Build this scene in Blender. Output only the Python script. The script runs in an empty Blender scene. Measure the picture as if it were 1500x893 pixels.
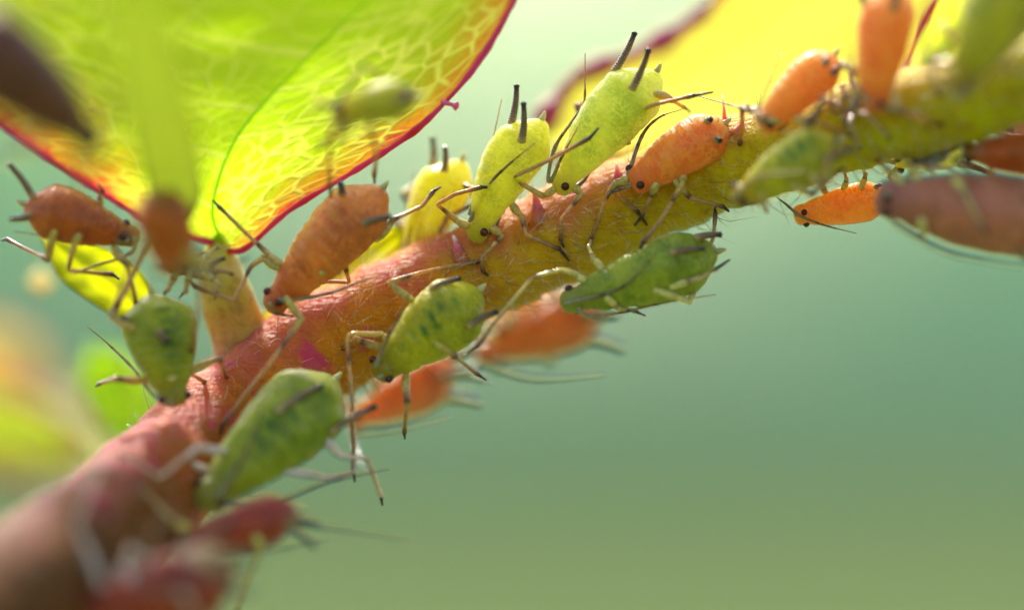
# Macro view of aphids on a young rose shoot.  1 Blender unit = 1 millimetre.
import bpy, math, random
import numpy as np
from mathutils import Vector, noise
from mathutils.bvhtree import BVHTree

random.seed(7)
rnd = random.Random(11)
sc = bpy.context.scene
sc.unit_settings.system = 'METRIC'
sc.unit_settings.scale_length = 0.001
C = sc.collection

# ------------------------------------------------------------------ camera
CAMD = 100.0
cam = bpy.data.cameras.new('camera')
cam.sensor_width = 360.0
cam.lens = 2400.0                      # 15 mm of width at 100 mm
cam.clip_start = 1.0
cam.clip_end = 400000.0
cam.dof.use_dof = True
cam.dof.focus_distance = CAMD
cam.dof.aperture_fstop = 0.29          # opening about 8 mm across
camo = bpy.data.objects.new('camera', cam)
camo.location = (0, -CAMD, 0)
camo.rotation_euler = (math.radians(90), 0, 0)
C.objects.link(camo)
sc.camera = camo

# ------------------------------------------------------------------ sky and sun
SUN_EL, SUN_AZ = 50.0, -15.0           # azimuth measured from +Y (behind the shoot) towards +X
w = bpy.data.worlds.new('World'); sc.world = w; w.use_nodes = True
wn = w.node_tree.nodes; wl_ = w.node_tree.links
sky = wn.new('ShaderNodeTexSky'); sky.sky_type = 'NISHITA'; sky.sun_disc = False
sky.sun_elevation = math.radians(SUN_EL); sky.sun_rotation = math.radians(SUN_AZ)
sky.air_density = 1.0; sky.dust_density = 3.0; sky.ozone_density = 1.0
wn['Background'].inputs['Strength'].default_value = 0.15
wl_.new(sky.outputs['Color'], wn['Background'].inputs['Color'])
sun = bpy.data.lights.new('sun', 'SUN'); sun.energy = 2.3; sun.angle = math.radians(3); sun.color = (1, .95, .86)
suno = bpy.data.objects.new('sun', sun); C.objects.link(suno)
el, az = math.radians(SUN_EL), math.radians(SUN_AZ)
sd = Vector((math.sin(az)*math.cos(el), math.cos(az)*math.cos(el), math.sin(el)))
suno.rotation_euler = sd.to_track_quat('Z', 'Y').to_euler()
suno.location = sd*300

sc.view_settings.view_transform = 'Standard'
sc.view_settings.look = 'None'
sc.view_settings.exposure = 1.25
sc.view_settings.gamma = 1.0
sc.cycles.use_denoising = True
sc.cycles.max_bounces = 10
sc.cycles.transmission_bounces = 8
sc.cycles.transparent_max_bounces = 8
sc.cycles.sample_clamp_indirect = 6.0

# ------------------------------------------------------------------ helpers
def lin(c):
    return tuple(((v/255.0)/12.92 if v/255.0 <= .04045 else ((v/255.0+.055)/1.055)**2.4) for v in c)

def P(px, py, d=0.0):
    k = (CAMD+d)/CAMD/100.0
    return Vector(((px-750)*k, d, (446.5-py)*k))

CAMP = Vector((0, -CAMD, 0))

def catmull(pts, n):
    """resample a list of equal-length tuples with a Catmull-Rom curve, n samples per span"""
    a = [np.array(p, float) for p in pts]
    a = [2*a[0]-a[1]] + a + [2*a[-1]-a[-2]]
    out = []
    for i in range(1, len(a)-2):
        p0, p1, p2, p3 = a[i-1], a[i], a[i+1], a[i+2]
        for k in range(n):
            t = k/n
            out.append(.5*((2*p1)+(-p0+p2)*t+(2*p0-5*p1+4*p2-p3)*t*t+(-p0+3*p1-3*p2+p3)*t**3))
    out.append(a[-2])
    return out

def make_mesh(name, verts, faces, mats, parent=None, smooth=True, attrs=None, origin=None, fmat=None):
    o0 = Vector(origin) if origin is not None else Vector((0, 0, 0))
    me = bpy.data.meshes.new(name)
    me.from_pydata([tuple(Vector(v)-o0) for v in verts], [], faces)
    if not isinstance(mats, (list, tuple)): mats = [mats]
    for m in mats: me.materials.append(m)
    if fmat: me.polygons.foreach_set('material_index', fmat)
    if smooth: me.polygons.foreach_set('use_smooth', [True]*len(me.polygons))
    for k, vals in (attrs or {}).items():
        at = me.attributes.new(k, 'FLOAT', 'POINT'); at.data.foreach_set('value', vals)
    me.update()
    o = bpy.data.objects.new(name, me); C.objects.link(o)
    if parent is not None: o.parent = parent
    return o

def empty(name, loc):
    o = bpy.data.objects.new(name, None); o.location = loc; o.empty_display_size = .2
    C.objects.link(o); return o

def tag(o, label=None, cat=None, group=None, kind=None):
    if label: o['label'] = label
    if cat: o['category'] = cat
    if group: o['group'] = group
    if kind: o['kind'] = kind
    return o

def tube(pts, radii, sides=8, base=0, ref=None):
    """verts, faces and (along, angle) for a tube through pts"""
    pts = [Vector(p) for p in pts]
    n = len(pts); V = []; F = []; A = []; G = []
    L = [0]
    for i in range(1, n): L.append(L[-1]+(pts[i]-pts[i-1]).length)
    tot = max(L[-1], 1e-6)
    T = []
    for i in range(n):
        t = pts[min(i+1, n-1)]-pts[max(i-1, 0)]
        T.append(t.normalized() if t.length > 1e-9 else Vector((0, 0, 1)))
    u = ref if ref is not None else (Vector((0, -1, 0)) if abs(T[0].y) < .9 else Vector((1, 0, 0)))
    for i in range(n):
        u = (u-T[i]*u.dot(T[i])).normalized(); v = T[i].cross(u)
        for k in range(sides):
            a = 2*math.pi*k/sides
            V.append(pts[i]+(u*math.cos(a)+v*math.sin(a))*radii[i]); A.append(L[i]/tot); G.append(a)
    for i in range(n-1):
        for k in range(sides):
            k2 = (k+1) % sides
            F.append((base+i*sides+k, base+i*sides+k2, base+(i+1)*sides+k2, base+(i+1)*sides+k))
    V.append(pts[0]-T[0]*radii[0]*.4); A.append(0); G.append(0)
    V.append(pts[-1]+T[-1]*radii[-1]*.5); A.append(1); G.append(0)
    c0, c1 = base+len(V)-2, base+len(V)-1
    for k in range(sides):
        k2 = (k+1) % sides
        F.append((c0, base+k2, base+k)); F.append((c1, base+(n-1)*sides+k, base+(n-1)*sides+k2))
    return V, F, A, G

# ------------------------------------------------------------------ materials
class NT:
    def __init__(s, name):
        s.m = bpy.data.materials.new(name); s.m.use_nodes = True
        s.t = s.m.node_tree; s.n = s.t.nodes; s.l = s.t.links
        s.p = s.n.get('Principled BSDF'); s.out = s.n.get('Material Output')
    def new(s, typ, **kw):
        n = s.n.new('ShaderNode'+typ)
        for k, v in kw.items():
            if k in n.inputs: s.set(n.inputs[k], v)
            else: setattr(n, k, v)
        return n
    def set(s, inp, v):
        if isinstance(v, bpy.types.NodeSocket): s.l.new(v, inp)
        elif isinstance(v, (tuple, list)) and len(v) == 3 and inp.type == 'RGBA': inp.default_value = (*v, 1)
        else: inp.default_value = v
    def attr(s, name): return s.new('Attribute', attribute_name=name).outputs['Fac']
    def obj(s): return s.new('TexCoord').outputs['Object']
    def noise(s, scale, vec=None, detail=2, rough=.5):
        n = s.new('TexNoise', Scale=scale, Detail=detail, Roughness=rough)
        s.l.new(vec if vec is not None else s.obj(), n.inputs['Vector'])
        return n.outputs['Fac']
    def ramp(s, fac, stops, interp='LINEAR'):
        r = s.new('ValToRGB'); r.color_ramp.interpolation = interp
        e = r.color_ramp.elements
        while len(e) < len(stops): e.new(.5)
        for el_, (p, c) in zip(e, stops):
            el_.position = p; el_.color = (*c, 1) if len(c) == 3 else c
        s.set(r.inputs['Fac'], fac); return r.outputs['Color']
    def mix(s, fac, a, b, mode='MIX'):
        n = s.new('Mix', data_type='RGBA', blend_type=mode)
        s.set(n.inputs[0], fac); s.set(n.inputs[6], a); s.set(n.inputs[7], b)
        return n.outputs[2]
    def math(s, op, a, b=0.0, clamp=False):
        n = s.new('Math', operation=op, use_clamp=clamp); s.set(n.inputs[0], a); s.set(n.inputs[1], b); return n.outputs[0]
    def mapr(s, v, a, b, c=0.0, d=1.0):
        n = s.new('MapRange'); s.set(n.inputs[0], v)
        for i, q in enumerate((a, b, c, d)): n.inputs[i+1].default_value = q
        return n.outputs[0]
    def bump(s, h, strength=.3, dist=.02):
        n = s.new('Bump', Strength=strength, Distance=dist); s.l.new(h, n.inputs['Height']); return n.outputs['Normal']
    def pr(s, **kw):
        for k, v in kw.items(): s.set(s.p.inputs[k.replace('_', ' ')], v)

def body_mat(name, base, second, head=None, spine=None, spine_amt=.5, sheen=.15, sss=.8, bands=.10, glow=.25):
    t = NT(name)
    tt, dors, lat = t.attr('t'), t.attr('dors'), t.attr('lat')
    n1 = t.noise(1.8, detail=3)
    col = t.mix(t.mapr(n1, .38, .62), tuple(min(1, q*1.12) for q in lin(base)), tuple(q*.88 for q in lin(second)))
    # granular inner tissue seen through the skin
    vo = t.new('TexVoronoi', feature='DISTANCE_TO_EDGE', Scale=9.0, Randomness=1.0)
    wv = t.new('VectorMath', operation='ADD'); nz = t.new('TexNoise', Scale=5.0, Detail=2.0)
    t.l.new(t.obj(), nz.inputs['Vector']); sc_ = t.new('VectorMath', operation='SCALE'); t.l.new(nz.outputs['Color'], sc_.inputs[0]); sc_.inputs['Scale'].default_value = .35
    t.l.new(t.obj(), wv.inputs[0]); t.l.new(sc_.outputs[0], wv.inputs[1]); t.l.new(wv.outputs[0], vo.inputs['Vector'])
    gr = t.math('MULTIPLY', t.mapr(vo.outputs['Distance'], .0, .16, 1, 0), t.mapr(t.noise(2.7), .38, .6, .05, .6))
    col = t.mix(gr, col, tuple(min(1, q*1.5+.05) for q in lin(base)))
    n3 = t.noise(11, detail=3)
    col = t.mix(t.mapr(n3, .5, .78, 0, .35), col, tuple(q*.6 for q in lin(second)))
    if spine:
        wv2 = t.math('SINE', t.math('ADD', t.math('MULTIPLY', tt, 62.0), t.math('MULTIPLY', t.noise(2.5), 5.0)))
        wv2 = t.mapr(wv2, -.7, 1.0)
        mid = t.math('MULTIPLY', t.mapr(t.math('ABSOLUTE', lat), .55, .08), t.mapr(dors, .1, .4))
        rng = t.math('MULTIPLY', t.mapr(tt, .28, .42), t.mapr(tt, .9, .75))
        nn = t.mapr(t.noise(4), .36, .66)
        f = t.math('MULTIPLY', t.math('MULTIPLY', mid, rng), t.math('MULTIPLY', wv2, nn))
        col = t.mix(t.math('MULTIPLY', t.math('MULTIPLY', f, 1.5, clamp=True), spine_amt), col, lin(spine))
    col = t.mix(t.mapr(t.noise(30, detail=1), .55, .68, 0, .3), col, tuple(min(1, q*1.5+.03) for q in lin(base)))
    if head:
        col = t.mix(t.mapr(tt, .26, .06), col, lin(head))
    j = t.math('SINE', t.math('ADD', t.math('MULTIPLY', tt, 62.0), t.math('MULTIPLY', lat, .6)))
    j = t.math('MULTIPLY', t.mapr(j, .6, 1.0, 0, bands), t.mapr(t.noise(3), .4, .6))
    col = t.mix(j, col, tuple(q*.5 for q in lin(base)))
    cx = t.new('CombineXYZ'); t.set(cx.inputs[0], t.math('MULTIPLY', tt, 26.0)); t.set(cx.inputs[1], t.math('MULTIPLY', lat, 1.3)); t.set(cx.inputs[2], t.math('MULTIPLY', dors, 1.3))
    fold = t.new('TexNoise', Scale=1.0, Detail=3.0, Roughness=.55); t.l.new(cx.outputs[0], fold.inputs['Vector'])
    h = t.math('ADD', t.math('MULTIPLY', t.noise(40, detail=1), .35), t.math('MULTIPLY', fold.outputs['Fac'], 2.2))
    tr = t.new('BsdfTranslucent', Color=t.mix(.25, col, (1, 1, 1)))
    mx = t.new('MixShader', Fac=glow); t.l.new(t.p.outputs[0], mx.inputs[1]); t.l.new(tr.outputs[0], mx.inputs[2]); t.l.new(mx.outputs[0], t.out.inputs['Surface'])
    t.pr(Base_Color=col, Roughness=t.mapr(t.noise(7), .3, .7, .28, .55), IOR=1.4, Subsurface_Weight=.9, Subsurface_Radius=(1.0, .9, .45), Subsurface_Anisotropy=.4,
         Subsurface_Scale=sss, Coat_Weight=.3, Coat_Roughness=.16, Coat_IOR=1.35, Sheen_Weight=sheen, Sheen_Roughness=.35, Sheen_Tint=(.95, 1, .9, 1), Normal=t.bump(h, .42, .05), Specular_IOR_Level=.4)
    return t.m

def limb_mat(name, stops, rough=.22, rings=False):
    t = NT(name)
    al = t.attr('a')
    col = t.ramp(al, [(p, lin(c)) for p, c in stops])
    col = t.mix(t.mapr(t.noise(18), .42, .7, 0, .45), col, lin((104, 78, 54)))
    if rings:
        rg = t.mapr(t.math('SINE', t.math('MULTIPLY', al, 96.0)), -.2, .7, 0, .5)
        col = t.mix(t.math('MULTIPLY', rg, t.mapr(al, .1, .3)), col, lin((58, 52, 44)))
    t.pr(Base_Color=col, Roughness=rough, IOR=1.45, Subsurface_Weight=.85, Subsurface_Radius=(1, .8, .45), Subsurface_Scale=.14,
         Normal=t.bump(t.noise(40), .3, .01))
    return t.m

def plain_mat(name, c, c2=None, rough=.4, sss=0, radius=.1, bump=20, spec=.5):
    t = NT(name)
    col = t.mix(t.mapr(t.noise(5), .35, .65), lin(c), lin(c2 or c))
    t.pr(Base_Color=col, Roughness=rough, Subsurface_Weight=sss, Subsurface_Scale=radius, Subsurface_Radius=(1, .7, .5), Specular_IOR_Level=spec,
         Normal=t.bump(t.noise(bump), .25, .01))
    return t.m

def leaf_mat(name, inner, mid, outer, rim, vein, net=1.0, edge=(.5, .8, .93), trans=.8):
    t = NT(name)
    u, v = t.attr('u'), t.attr('v')
    e = t.math('ABSOLUTE', v)
    e2 = t.math('ADD', e, t.mapr(t.noise(1.3, detail=3), .3, .7, -.09, .09))
    col = t.ramp(e2, [(0, lin(inner)), (edge[0], lin(mid)), (edge[1], lin(outer)), (edge[2], lin(outer)), (min(1, edge[2]+.07), lin(rim))])
    # vein net: cells stretched along the side veins
    cv = t.new('CombineXYZ')
    wob = t.math('MULTIPLY', t.math('SUBTRACT', t.noise(2.5), .5), .12)
    t.set(cv.inputs[0], t.math('ADD', t.math('SUBTRACT', t.math('MULTIPLY', u, 11.0), t.math('MULTIPLY', e, 2.2)), wob))
    t.set(cv.inputs[1], t.math('ADD', t.math('MULTIPLY', v, 5.2), wob)); t.set(cv.inputs[2], 0.0)
    vo = t.new('TexVoronoi', feature='DISTANCE_TO_EDGE', Scale=1.75, Randomness=.85); t.l.new(cv.outputs[0], vo.inputs['Vector'])
    vo2 = t.new('TexVoronoi', feature='DISTANCE_TO_EDGE', Scale=5.2, Randomness=.9); t.l.new(cv.outputs[0], vo2.inputs['Vector'])
    l1 = t.mapr(vo.outputs['Distance'], .03, .11, 1, 0)
    l2 = t.mapr(vo2.outputs['Distance'], .02, .07, .22, 0)
    line = t.math('MAXIMUM', l1, l2)
    patch = t.mapr(t.noise(.55, detail=1), .35, .6, .5, 1.0)
    line = t.math('MULTIPLY', t.math('MULTIPLY', line, patch), t.mapr(e, .1, .35, .35*net, net))
    line = t.math('MULTIPLY', line, t.mapr(e, .9, .98, 1, .1))
    line = t.math('MULTIPLY', line, t.mapr(v, -.15, .15, .45, .9))
    line = t.math('MAXIMUM', line, t.math('MULTIPLY', t.attr('q'), .8))
    col = t.mix(line, col, lin(vein))
    h = t.math('SUBTRACT', t.noise(6), t.math('MULTIPLY', line, .8))
    nrm = t.bump(h, .5, .05)
    t.pr(Base_Color=col, Roughness=.38, IOR=1.45, Normal=nrm)
    tr = t.new('BsdfTranslucent', Color=col, Normal=nrm)
    mx = t.new('MixShader', Fac=trans)
    t.l.new(t.p.outputs[0], mx.inputs[1]); t.l.new(tr.outputs[0], mx.inputs[2]); t.l.new(mx.outputs[0], t.out.inputs['Surface'])
    return t.m

def translucent_mat(name, c, c2, trans=.5, rough=.4, scale=3, spec=.5):
    t = NT(name)
    col = t.mix(t.mapr(t.noise(scale, detail=3), .35, .65), lin(c), lin(c2))
    t.pr(Base_Color=col, Roughness=rough, Specular_IOR_Level=spec, Normal=t.bump(t.noise(scale*5), .3, .02))
    tr = t.new('BsdfTranslucent', Color=col)
    mx = t.new('MixShader', Fac=trans)
    t.l.new(t.p.outputs[0], mx.inputs[1]); t.l.new(tr.outputs[0], mx.inputs[2]); t.l.new(mx.outputs[0], t.out.inputs['Surface'])
    return t.m

M = {}
M['eye'] = plain_mat('eye_dark_red', (96, 18, 8), (48, 8, 4), rough=.12, bump=60)
M['leg_grey'] = limb_mat('leg_amber_brown', [(0, (206, 186, 84)), (.25, (200, 166, 84)), (.35, (136, 98, 54)), (.38, (80, 54, 32)), (.43, (196, 154, 92)), (.85, (166, 122, 72)), (1, (76, 50, 32))])
M['leg_pale'] = limb_mat('leg_pale_straw', [(0, (216, 204, 110)), (.3, (214, 196, 108)), (.38, (136, 108, 58)), (.45, (208, 188, 114)), (.85, (178, 150, 92)), (1, (92, 68, 44))])
M['leg_white'] = limb_mat('leg_milky', [(0, (225, 205, 185)), (.4, (215, 190, 165)), (.5, (190, 160, 135)), (1, (205, 180, 150))])
M['tarsus'] = plain_mat('tarsus_dark', (52, 44, 34), (36, 30, 24), rough=.35)
M['antenna'] = limb_mat('antenna_banded', [(0, (150, 148, 100)), (.12, (140, 135, 92)), (.3, (125, 115, 80)), (.38, (50, 42, 32)), (.41, (120, 108, 76)), (.58, (60, 50, 38)), (.61, (100, 90, 66)), (.75, (50, 44, 36)), (1, (40, 35, 30))])
M['siphunculus'] = limb_mat('siphunculus_smoky', [(0, (176, 154, 84)), (.2, (146, 118, 76)), (.75, (122, 96, 64)), (.88, (60, 46, 32)), (1, (26, 22, 18))], rings=True)
M['cauda'] = plain_mat('cauda_pale', (200, 196, 120), (170, 166, 90), sss=.6)
M['rostrum'] = plain_mat('rostrum_brown', (120, 100, 60), (90, 70, 40))

B = {}
B['lime'] = body_mat('aphid_lime', (218, 222, 70), (196, 210, 28), head=(190, 182, 30), spine=(160, 190, 30), spine_amt=.5, sheen=.4, sss=1.0, glow=.38)
B['lemon'] = body_mat('aphid_lemon', (226, 222, 36), (212, 210, 10), head=(186, 178, 20), spine=(170, 190, 10), spine_amt=.4, sheen=.3, sss=1.0, glow=.38)
B['yellow'] = body_mat('aphid_yellow', (236, 226, 20), (228, 212, 4), head=(226, 180, 10), sheen=.06, sss=1.0, glow=.38)
B['green'] = body_mat('aphid_green', (170, 174, 40), (130, 148, 16), head=(160, 160, 64), spine=(62, 98, 4), spine_amt=.45, sheen=.16)
B['olive'] = body_mat('aphid_olive', (188, 180, 14), (166, 164, 6), head=(166, 140, 20), spine=(62, 120, 4), spine_amt=.95, sheen=.06)
B['leafgreen'] = body_mat('aphid_leaf_green', (160, 164, 20), (130, 146, 6), head=(150, 144, 36), spine=(50, 100, 2), spine_amt=1.0, sheen=.3)
B['moss'] = body_mat('aphid_moss', (140, 142, 14), (114, 122, 6), head=(124, 112, 14), spine=(74, 100, 4), spine_amt=.7, sheen=.05)
B['orange'] = body_mat('aphid_orange', (250, 154, 52), (244, 126, 28), head=(220, 124, 56), sheen=.12, sss=1.0)
B['salmon'] = body_mat('aphid_salmon', (248, 156, 52), (246, 136, 26), head=(240, 140, 60), sheen=.15, sss=1.0)
B['amber'] = body_mat('aphid_amber', (216, 138, 50), (194, 104, 30), head=(192, 110, 46), spine=(204, 150, 24), spine_amt=.6, sheen=.08)
B['rust'] = body_mat('aphid_rust', (188, 106, 18), (162, 82, 8), head=(150, 112, 22), sheen=.05)
B['brown'] = body_mat('aphid_brown', (112, 62, 16), (90, 46, 10), head=(88, 56, 24), sheen=.05)
B['plum'] = body_mat('aphid_plum', (194, 126, 92), (168, 102, 70), head=(180, 120, 104), sheen=.12)
B['brick'] = body_mat('aphid_brick', (176, 78, 40), (150, 54, 28), head=(160, 86, 60), sheen=.2)
B['dusky'] = body_mat('aphid_dusky', (222, 140, 84), (204, 112, 58), head=(206, 140, 104), sheen=.2)
B['blush'] = body_mat('aphid_blush', (230, 180, 140), (222, 160, 120), head=(210, 150, 110), sheen=.2)
B['skin'] = body_mat('shed_skin_grey', (178, 184, 160), (150, 156, 130), sheen=.3, sss=.1)

# ------------------------------------------------------------------ setting: what lies far behind, out of focus
def lawn():
    t = NT('lawn_grass')
    n = t.noise(.004, detail=4); n2 = t.noise(.03, detail=3)
    col = t.mix(t.mapr(n, .35, .65), lin((92, 106, 64)), lin((86, 100, 58)))
    col = t.mix(t.mapr(n2, .4, .7, 0, .5), col, lin((100, 112, 70)))
    t.pr(Base_Color=col, Roughness=1.0, Specular_IOR_Level=0.0, Normal=t.bump(n2, .6, 20))
    S, N = 160000.0, 24
    V, F = [], []
    for i in range(N+1):
        for j in range(N+1):
            x, y = -S+2*S*i/N, -S+2*S*j/N
            V.append((x, y, -450+ (0 if abs(x)+abs(y) < 60000 else 40*noise.noise(Vector((x, y, 0))*.00003))))
    for i in range(N):
        for j in range(N):
            a = i*(N+1)+j; F.append((a, a+N+1, a+N+2, a+1))
    return tag(make_mesh('lawn', V, F, t.m), kind='structure')
lawn()

def leaf_cloud(name, n, size, sampler, mat, parent):
    V, F = [], []
    for i in range(n):
        c = Vector(sampler()); a = Vector((rnd.gauss(0, 1), rnd.gauss(0, 1), rnd.gauss(0, 1))).normalized()
        b = a.orthogonal().normalized(); s = size*rnd.uniform(.6, 1.4); k = len(V)
        nn = a.cross(b)
        V += [c-a*s, c+b*s*.45+nn*s*.1, c+a*s, c-b*s*.45+nn*s*.1]; F.append((k, k+1, k+2, k+3))
    o = make_mesh(name, V, F, mat, parent, smooth=False, origin=parent.location)
    return tag(o, kind='stuff')

def hedge():
    root = tag(empty('hedge', (0, 25000, -450)), 'clipped blue-green hedge far behind, blurred to a soft band', 'hedge')
    m1 = translucent_mat('hedge_leaf', (136, 206, 192), (124, 196, 180), .3, scale=.01, spec=0.0, rough=1.0)
    m2 = plain_mat('hedge_core', (116, 168, 150), (104, 154, 138), rough=1.0, bump=.01, spec=0.0)
    V, F = [], []
    nx, nz = 90, 14
    for i in range(nx+1):
        for j in range(nz+1):
            x = -9000+18000*i/nx; a = j/nz
            prof = [(-900, 0), (-980, 280), (-900, 640), (-600, 820), (0, 870), (600, 820), (900, 540), (950, 0)]
            q = a*(len(prof)-1); k = min(int(q), len(prof)-2); f = q-k
            y = prof[k][0]*(1-f)+prof[k+1][0]*f; z = prof[k][1]*(1-f)+prof[k+1][1]*f
            d = 90*noise.noise(Vector((x*.004, y*.004, z*.004)))
            V.append((x, 25000+y+d, -450+z+d))
    for i in range(nx):
        for j in range(nz):
            a = i*(nz+1)+j; F.append((a, a+1, a+nz+2, a+nz+1))
    make_mesh('core', V, F, m2, root, origin=root.location)
    def smp():
        x = rnd.uniform(-9000, 9000)
        return (x, 25000+rnd.uniform(-1100, -700), -450+rnd.uniform(0, 900))
    leaf_cloud('foliage', 9000, 70, smp, m1, root)
hedge()

def far_tree(x, y, h, r, label, c1, c2):
    root = tag(empty('tree', (x, y, -450)), label, 'tree', 'sunlit trees beyond the hedge')
    bark = plain_mat('bark', (88, 72, 56), (66, 54, 42), rough=.9, bump=.05)
    V, F, A, G = tube([(x, y, -450), (x+60, y, 400), (x-40, y+50, 1400), (x, y, h)], [160, 130, 100, 30], 10)
    make_mesh('trunk', V, F, bark, root, origin=root.location)
    lm = translucent_mat('tree_leaf', c1, c2, .65, scale=.004, spec=0.0)
    cl = [(x+rnd.gauss(0, r*.6), y+rnd.gauss(0, r*.4), rnd.uniform(150, h+900)) for _ in range(46)]
    def smp():
        c = rnd.choice(cl); s = r*.26
        return (c[0]+rnd.gauss(0, s), c[1]+rnd.gauss(0, s), max(60, c[2]+rnd.gauss(0, s*.8)))
    leaf_cloud('crown', 9000, 75, smp, lm, root)
far_tree(-2600, 33000, 2600, 2200, 'pale sunlit tree crown beyond the hedge, blurred', (168, 222, 140), (158, 216, 124))
far_tree(2600, 35000, 2400, 2200, 'light green tree crown beyond the hedge, blurred', (160, 220, 146), (150, 212, 128))

# ------------------------------------------------------------------ the rose shoot
shoot = tag(empty('rose_shoot', P(-60, 893, -5)), 'reddish hairy rose stem with young red-edged leaves, aphids crowded along it', 'rose shoot')
SO = shoot.location

STEM = [(-260, 1070, -9.5, 110), (-90, 938, -7.0, 106), (60, 842, -4.2, 96), (200, 732, -1.5, 88), (335, 612, .6, 84), (460, 512, .9, 82), (580, 455, .95, 78),
        (700, 395, 1.0, 74), (820, 345, .95, 72), (940, 290, .85, 69), (1060, 240, .55, 66), (1180, 205, 0, 63), (1300, 175, -.8, 62), (1420, 143, -1.4, 62), (1560, 100, -2.0, 60), (1750, 40, -3, 58)]
sm = catmull([(*P(x, y, d), r/100.0) for x, y, d, r in STEM], 16)
spts = [Vector(s[:3]) for s in sm]; srad = [s[3]*(1+.035*math.sin(i*.55)+.02*math.sin(i*1.7)) for i, s in enumerate(sm)]
V, F, A, G = tube(spts, srad, 40, ref=Vector((0, 0, 1)))
V = [v + (v-Vector((0, 0, 0))).normalized()*0 + Vector((noise.noise(v*1.1), noise.noise(v*1.1+Vector((9, 0, 0))), noise.noise(v*1.1+Vector((0, 9, 0)))))*.05 for v in V]

def stem_mat():
    t = NT('stem_rose')
    o = t.obj(); sep = t.new('SeparateXYZ'); t.l.new(o, sep.inputs[0])
    al = t.attr('along'); up = t.attr('up')
    wob = t.math('MULTIPLY', t.math('SUBTRACT', t.noise(.7, detail=3), .5), .14)
    col = t.ramp(t.math('ADD', al, wob), [(.0, lin((74, 40, 3))), (.23, lin((92, 50, 6))), (.31, lin((136, 72, 14))), (.39, lin((204, 106, 26))), (.46, lin((224, 130, 28))), (.56, lin((224, 156, 24))), (.68, lin((222, 182, 12))), (.8, lin((212, 196, 6))), (1, lin((200, 204, 8)))])  # natural brown-to-gold gradation; lower-left browns darkened further to stand in for shade
    pink = t.mapr(t.math('ADD', up, t.math('MULTIPLY', t.math('SUBTRACT', t.noise(1.6, detail=3), .5), 1.6)),   .62, 1.15)
    pink = t.math('MULTIPLY', pink, t.math('MULTIPLY', t.mapr(al, .78, .6, .12, .7), t.mapr(al, .24, .38, .25, 1)))
    col = t.mix(pink, col, lin((214, 84, 96)))
    sp = t.mapr(t.noise(1.9, detail=2), .57, .68, 0, .85)
    sp = t.math('MULTIPLY', sp, t.math('MULTIPLY', t.mapr(al, .62, .5, .05, 1), t.mapr(al, .2, .3, .1, 1)))
    col = t.mix(sp, col, lin((222, 66, 112)))
    dk = t.mapr(t.noise(2.4, detail=4), .5, .72, 0, .45)
    col = t.mix(dk, col, lin((168, 92, 16)))
    st = t.new('TexNoise', Scale=3, Detail=3); mp = t.new('Mapping'); mp.inputs['Rotation'].default_value = (0, math.radians(-26), 0); mp.inputs['Scale'].default_value = (.5, 5, 5)
    t.l.new(o, mp.inputs[0]); t.l.new(mp.outputs[0], st.inputs['Vector'])
    col = t.mix(t.mapr(st.outputs['Fac'], .5, .75, 0, .4), col, lin((190, 144, 62)))
    h = t.math('ADD', t.math('MULTIPLY', st.outputs['Fac'], 1.5), t.noise(16))
    t.pr(Base_Color=col, Roughness=.5, IOR=1.4, Subsurface_Weight=.85, Subsurface_Radius=(1, .65, .3), Subsurface_Scale=.6, Specular_IOR_Level=.22, Normal=t.bump(h, 1.0, .07))
    return t.m
ns = len(spts)
up = [math.cos(g) for g in G]
stem = make_mesh('stalk', V, F, stem_mat(), shoot, origin=SO, attrs={'along': A, 'up': up})
STEM_BVH = BVHTree.FromPolygons([tuple(v) for v in V], [f for f in F])
STEM_V, STEM_SEC = V, 40

def stem_hit(px, py):
    dr = (P(px, py, 0)-CAMP).normalized()
    h = STEM_BVH.ray_cast(CAMP, dr)
    return h[0]

def d_of(p): return p.y

# fine hairs on the stem
t = NT('hair_white'); t.pr(Base_Color=lin((235, 225, 205)), Roughness=.3, Subsurface_Weight=.3, Subsurface_Scale=.02); M['hair'] = t.m
HV, HF = [], []
def add_hair(p, n, L, r, lean):
    k = len(HV)
    tip = (n+lean).normalized(); mid = p+n*L*.5; end = p+n*L*.55+tip*L*.5
    u = n.orthogonal().normalized(); v2 = n.cross(u)
    for q, rr in ((p-n*.02, r), (mid, r*.8), (end, r*.25)):
        for a in (0, 2.094, 4.189): HV.append(q+(u*math.cos(a)+v2*math.sin(a))*rr)
    for i in (0, 1):
        for a in range(3):
            HF.append((k+i*3+a, k+i*3+(a+1) % 3, k+i*3+3+(a+1) % 3, k+i*3+3+a))
for _ in range(2900):
    i = rnd.randrange(0, ns-1); kk = rnd.randrange(0, 40)
    if i < ns*.3 and rnd.random() < .8: continue
    f = rnd.random()
    p = STEM_V[i*40+kk].lerp(STEM_V[(i+1)*40+kk], f).lerp(STEM_V[i*40+(kk+1) % 40], rnd.random()*.9)
    n = (p-spts[i].lerp(spts[i+1], f)).normalized(); ax = (spts[i+1]-spts[i]).normalized()
    n = (n-ax*n.dot(ax)).normalized()
    lean = Vector((rnd.gauss(0, .6), rnd.gauss(0, .6), rnd.gauss(0, .6)))+ax*rnd.uniform(-.2, 1.4)
    add_hair(p, (n+lean*.45).normalized(), rnd.uniform(.1, .34), rnd.uniform(.0022, .0045), lean)
tag(make_mesh('hairs', HV, HF, M['hair'], shoot, origin=SO), kind='stuff')
HV, HF = [], []
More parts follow.
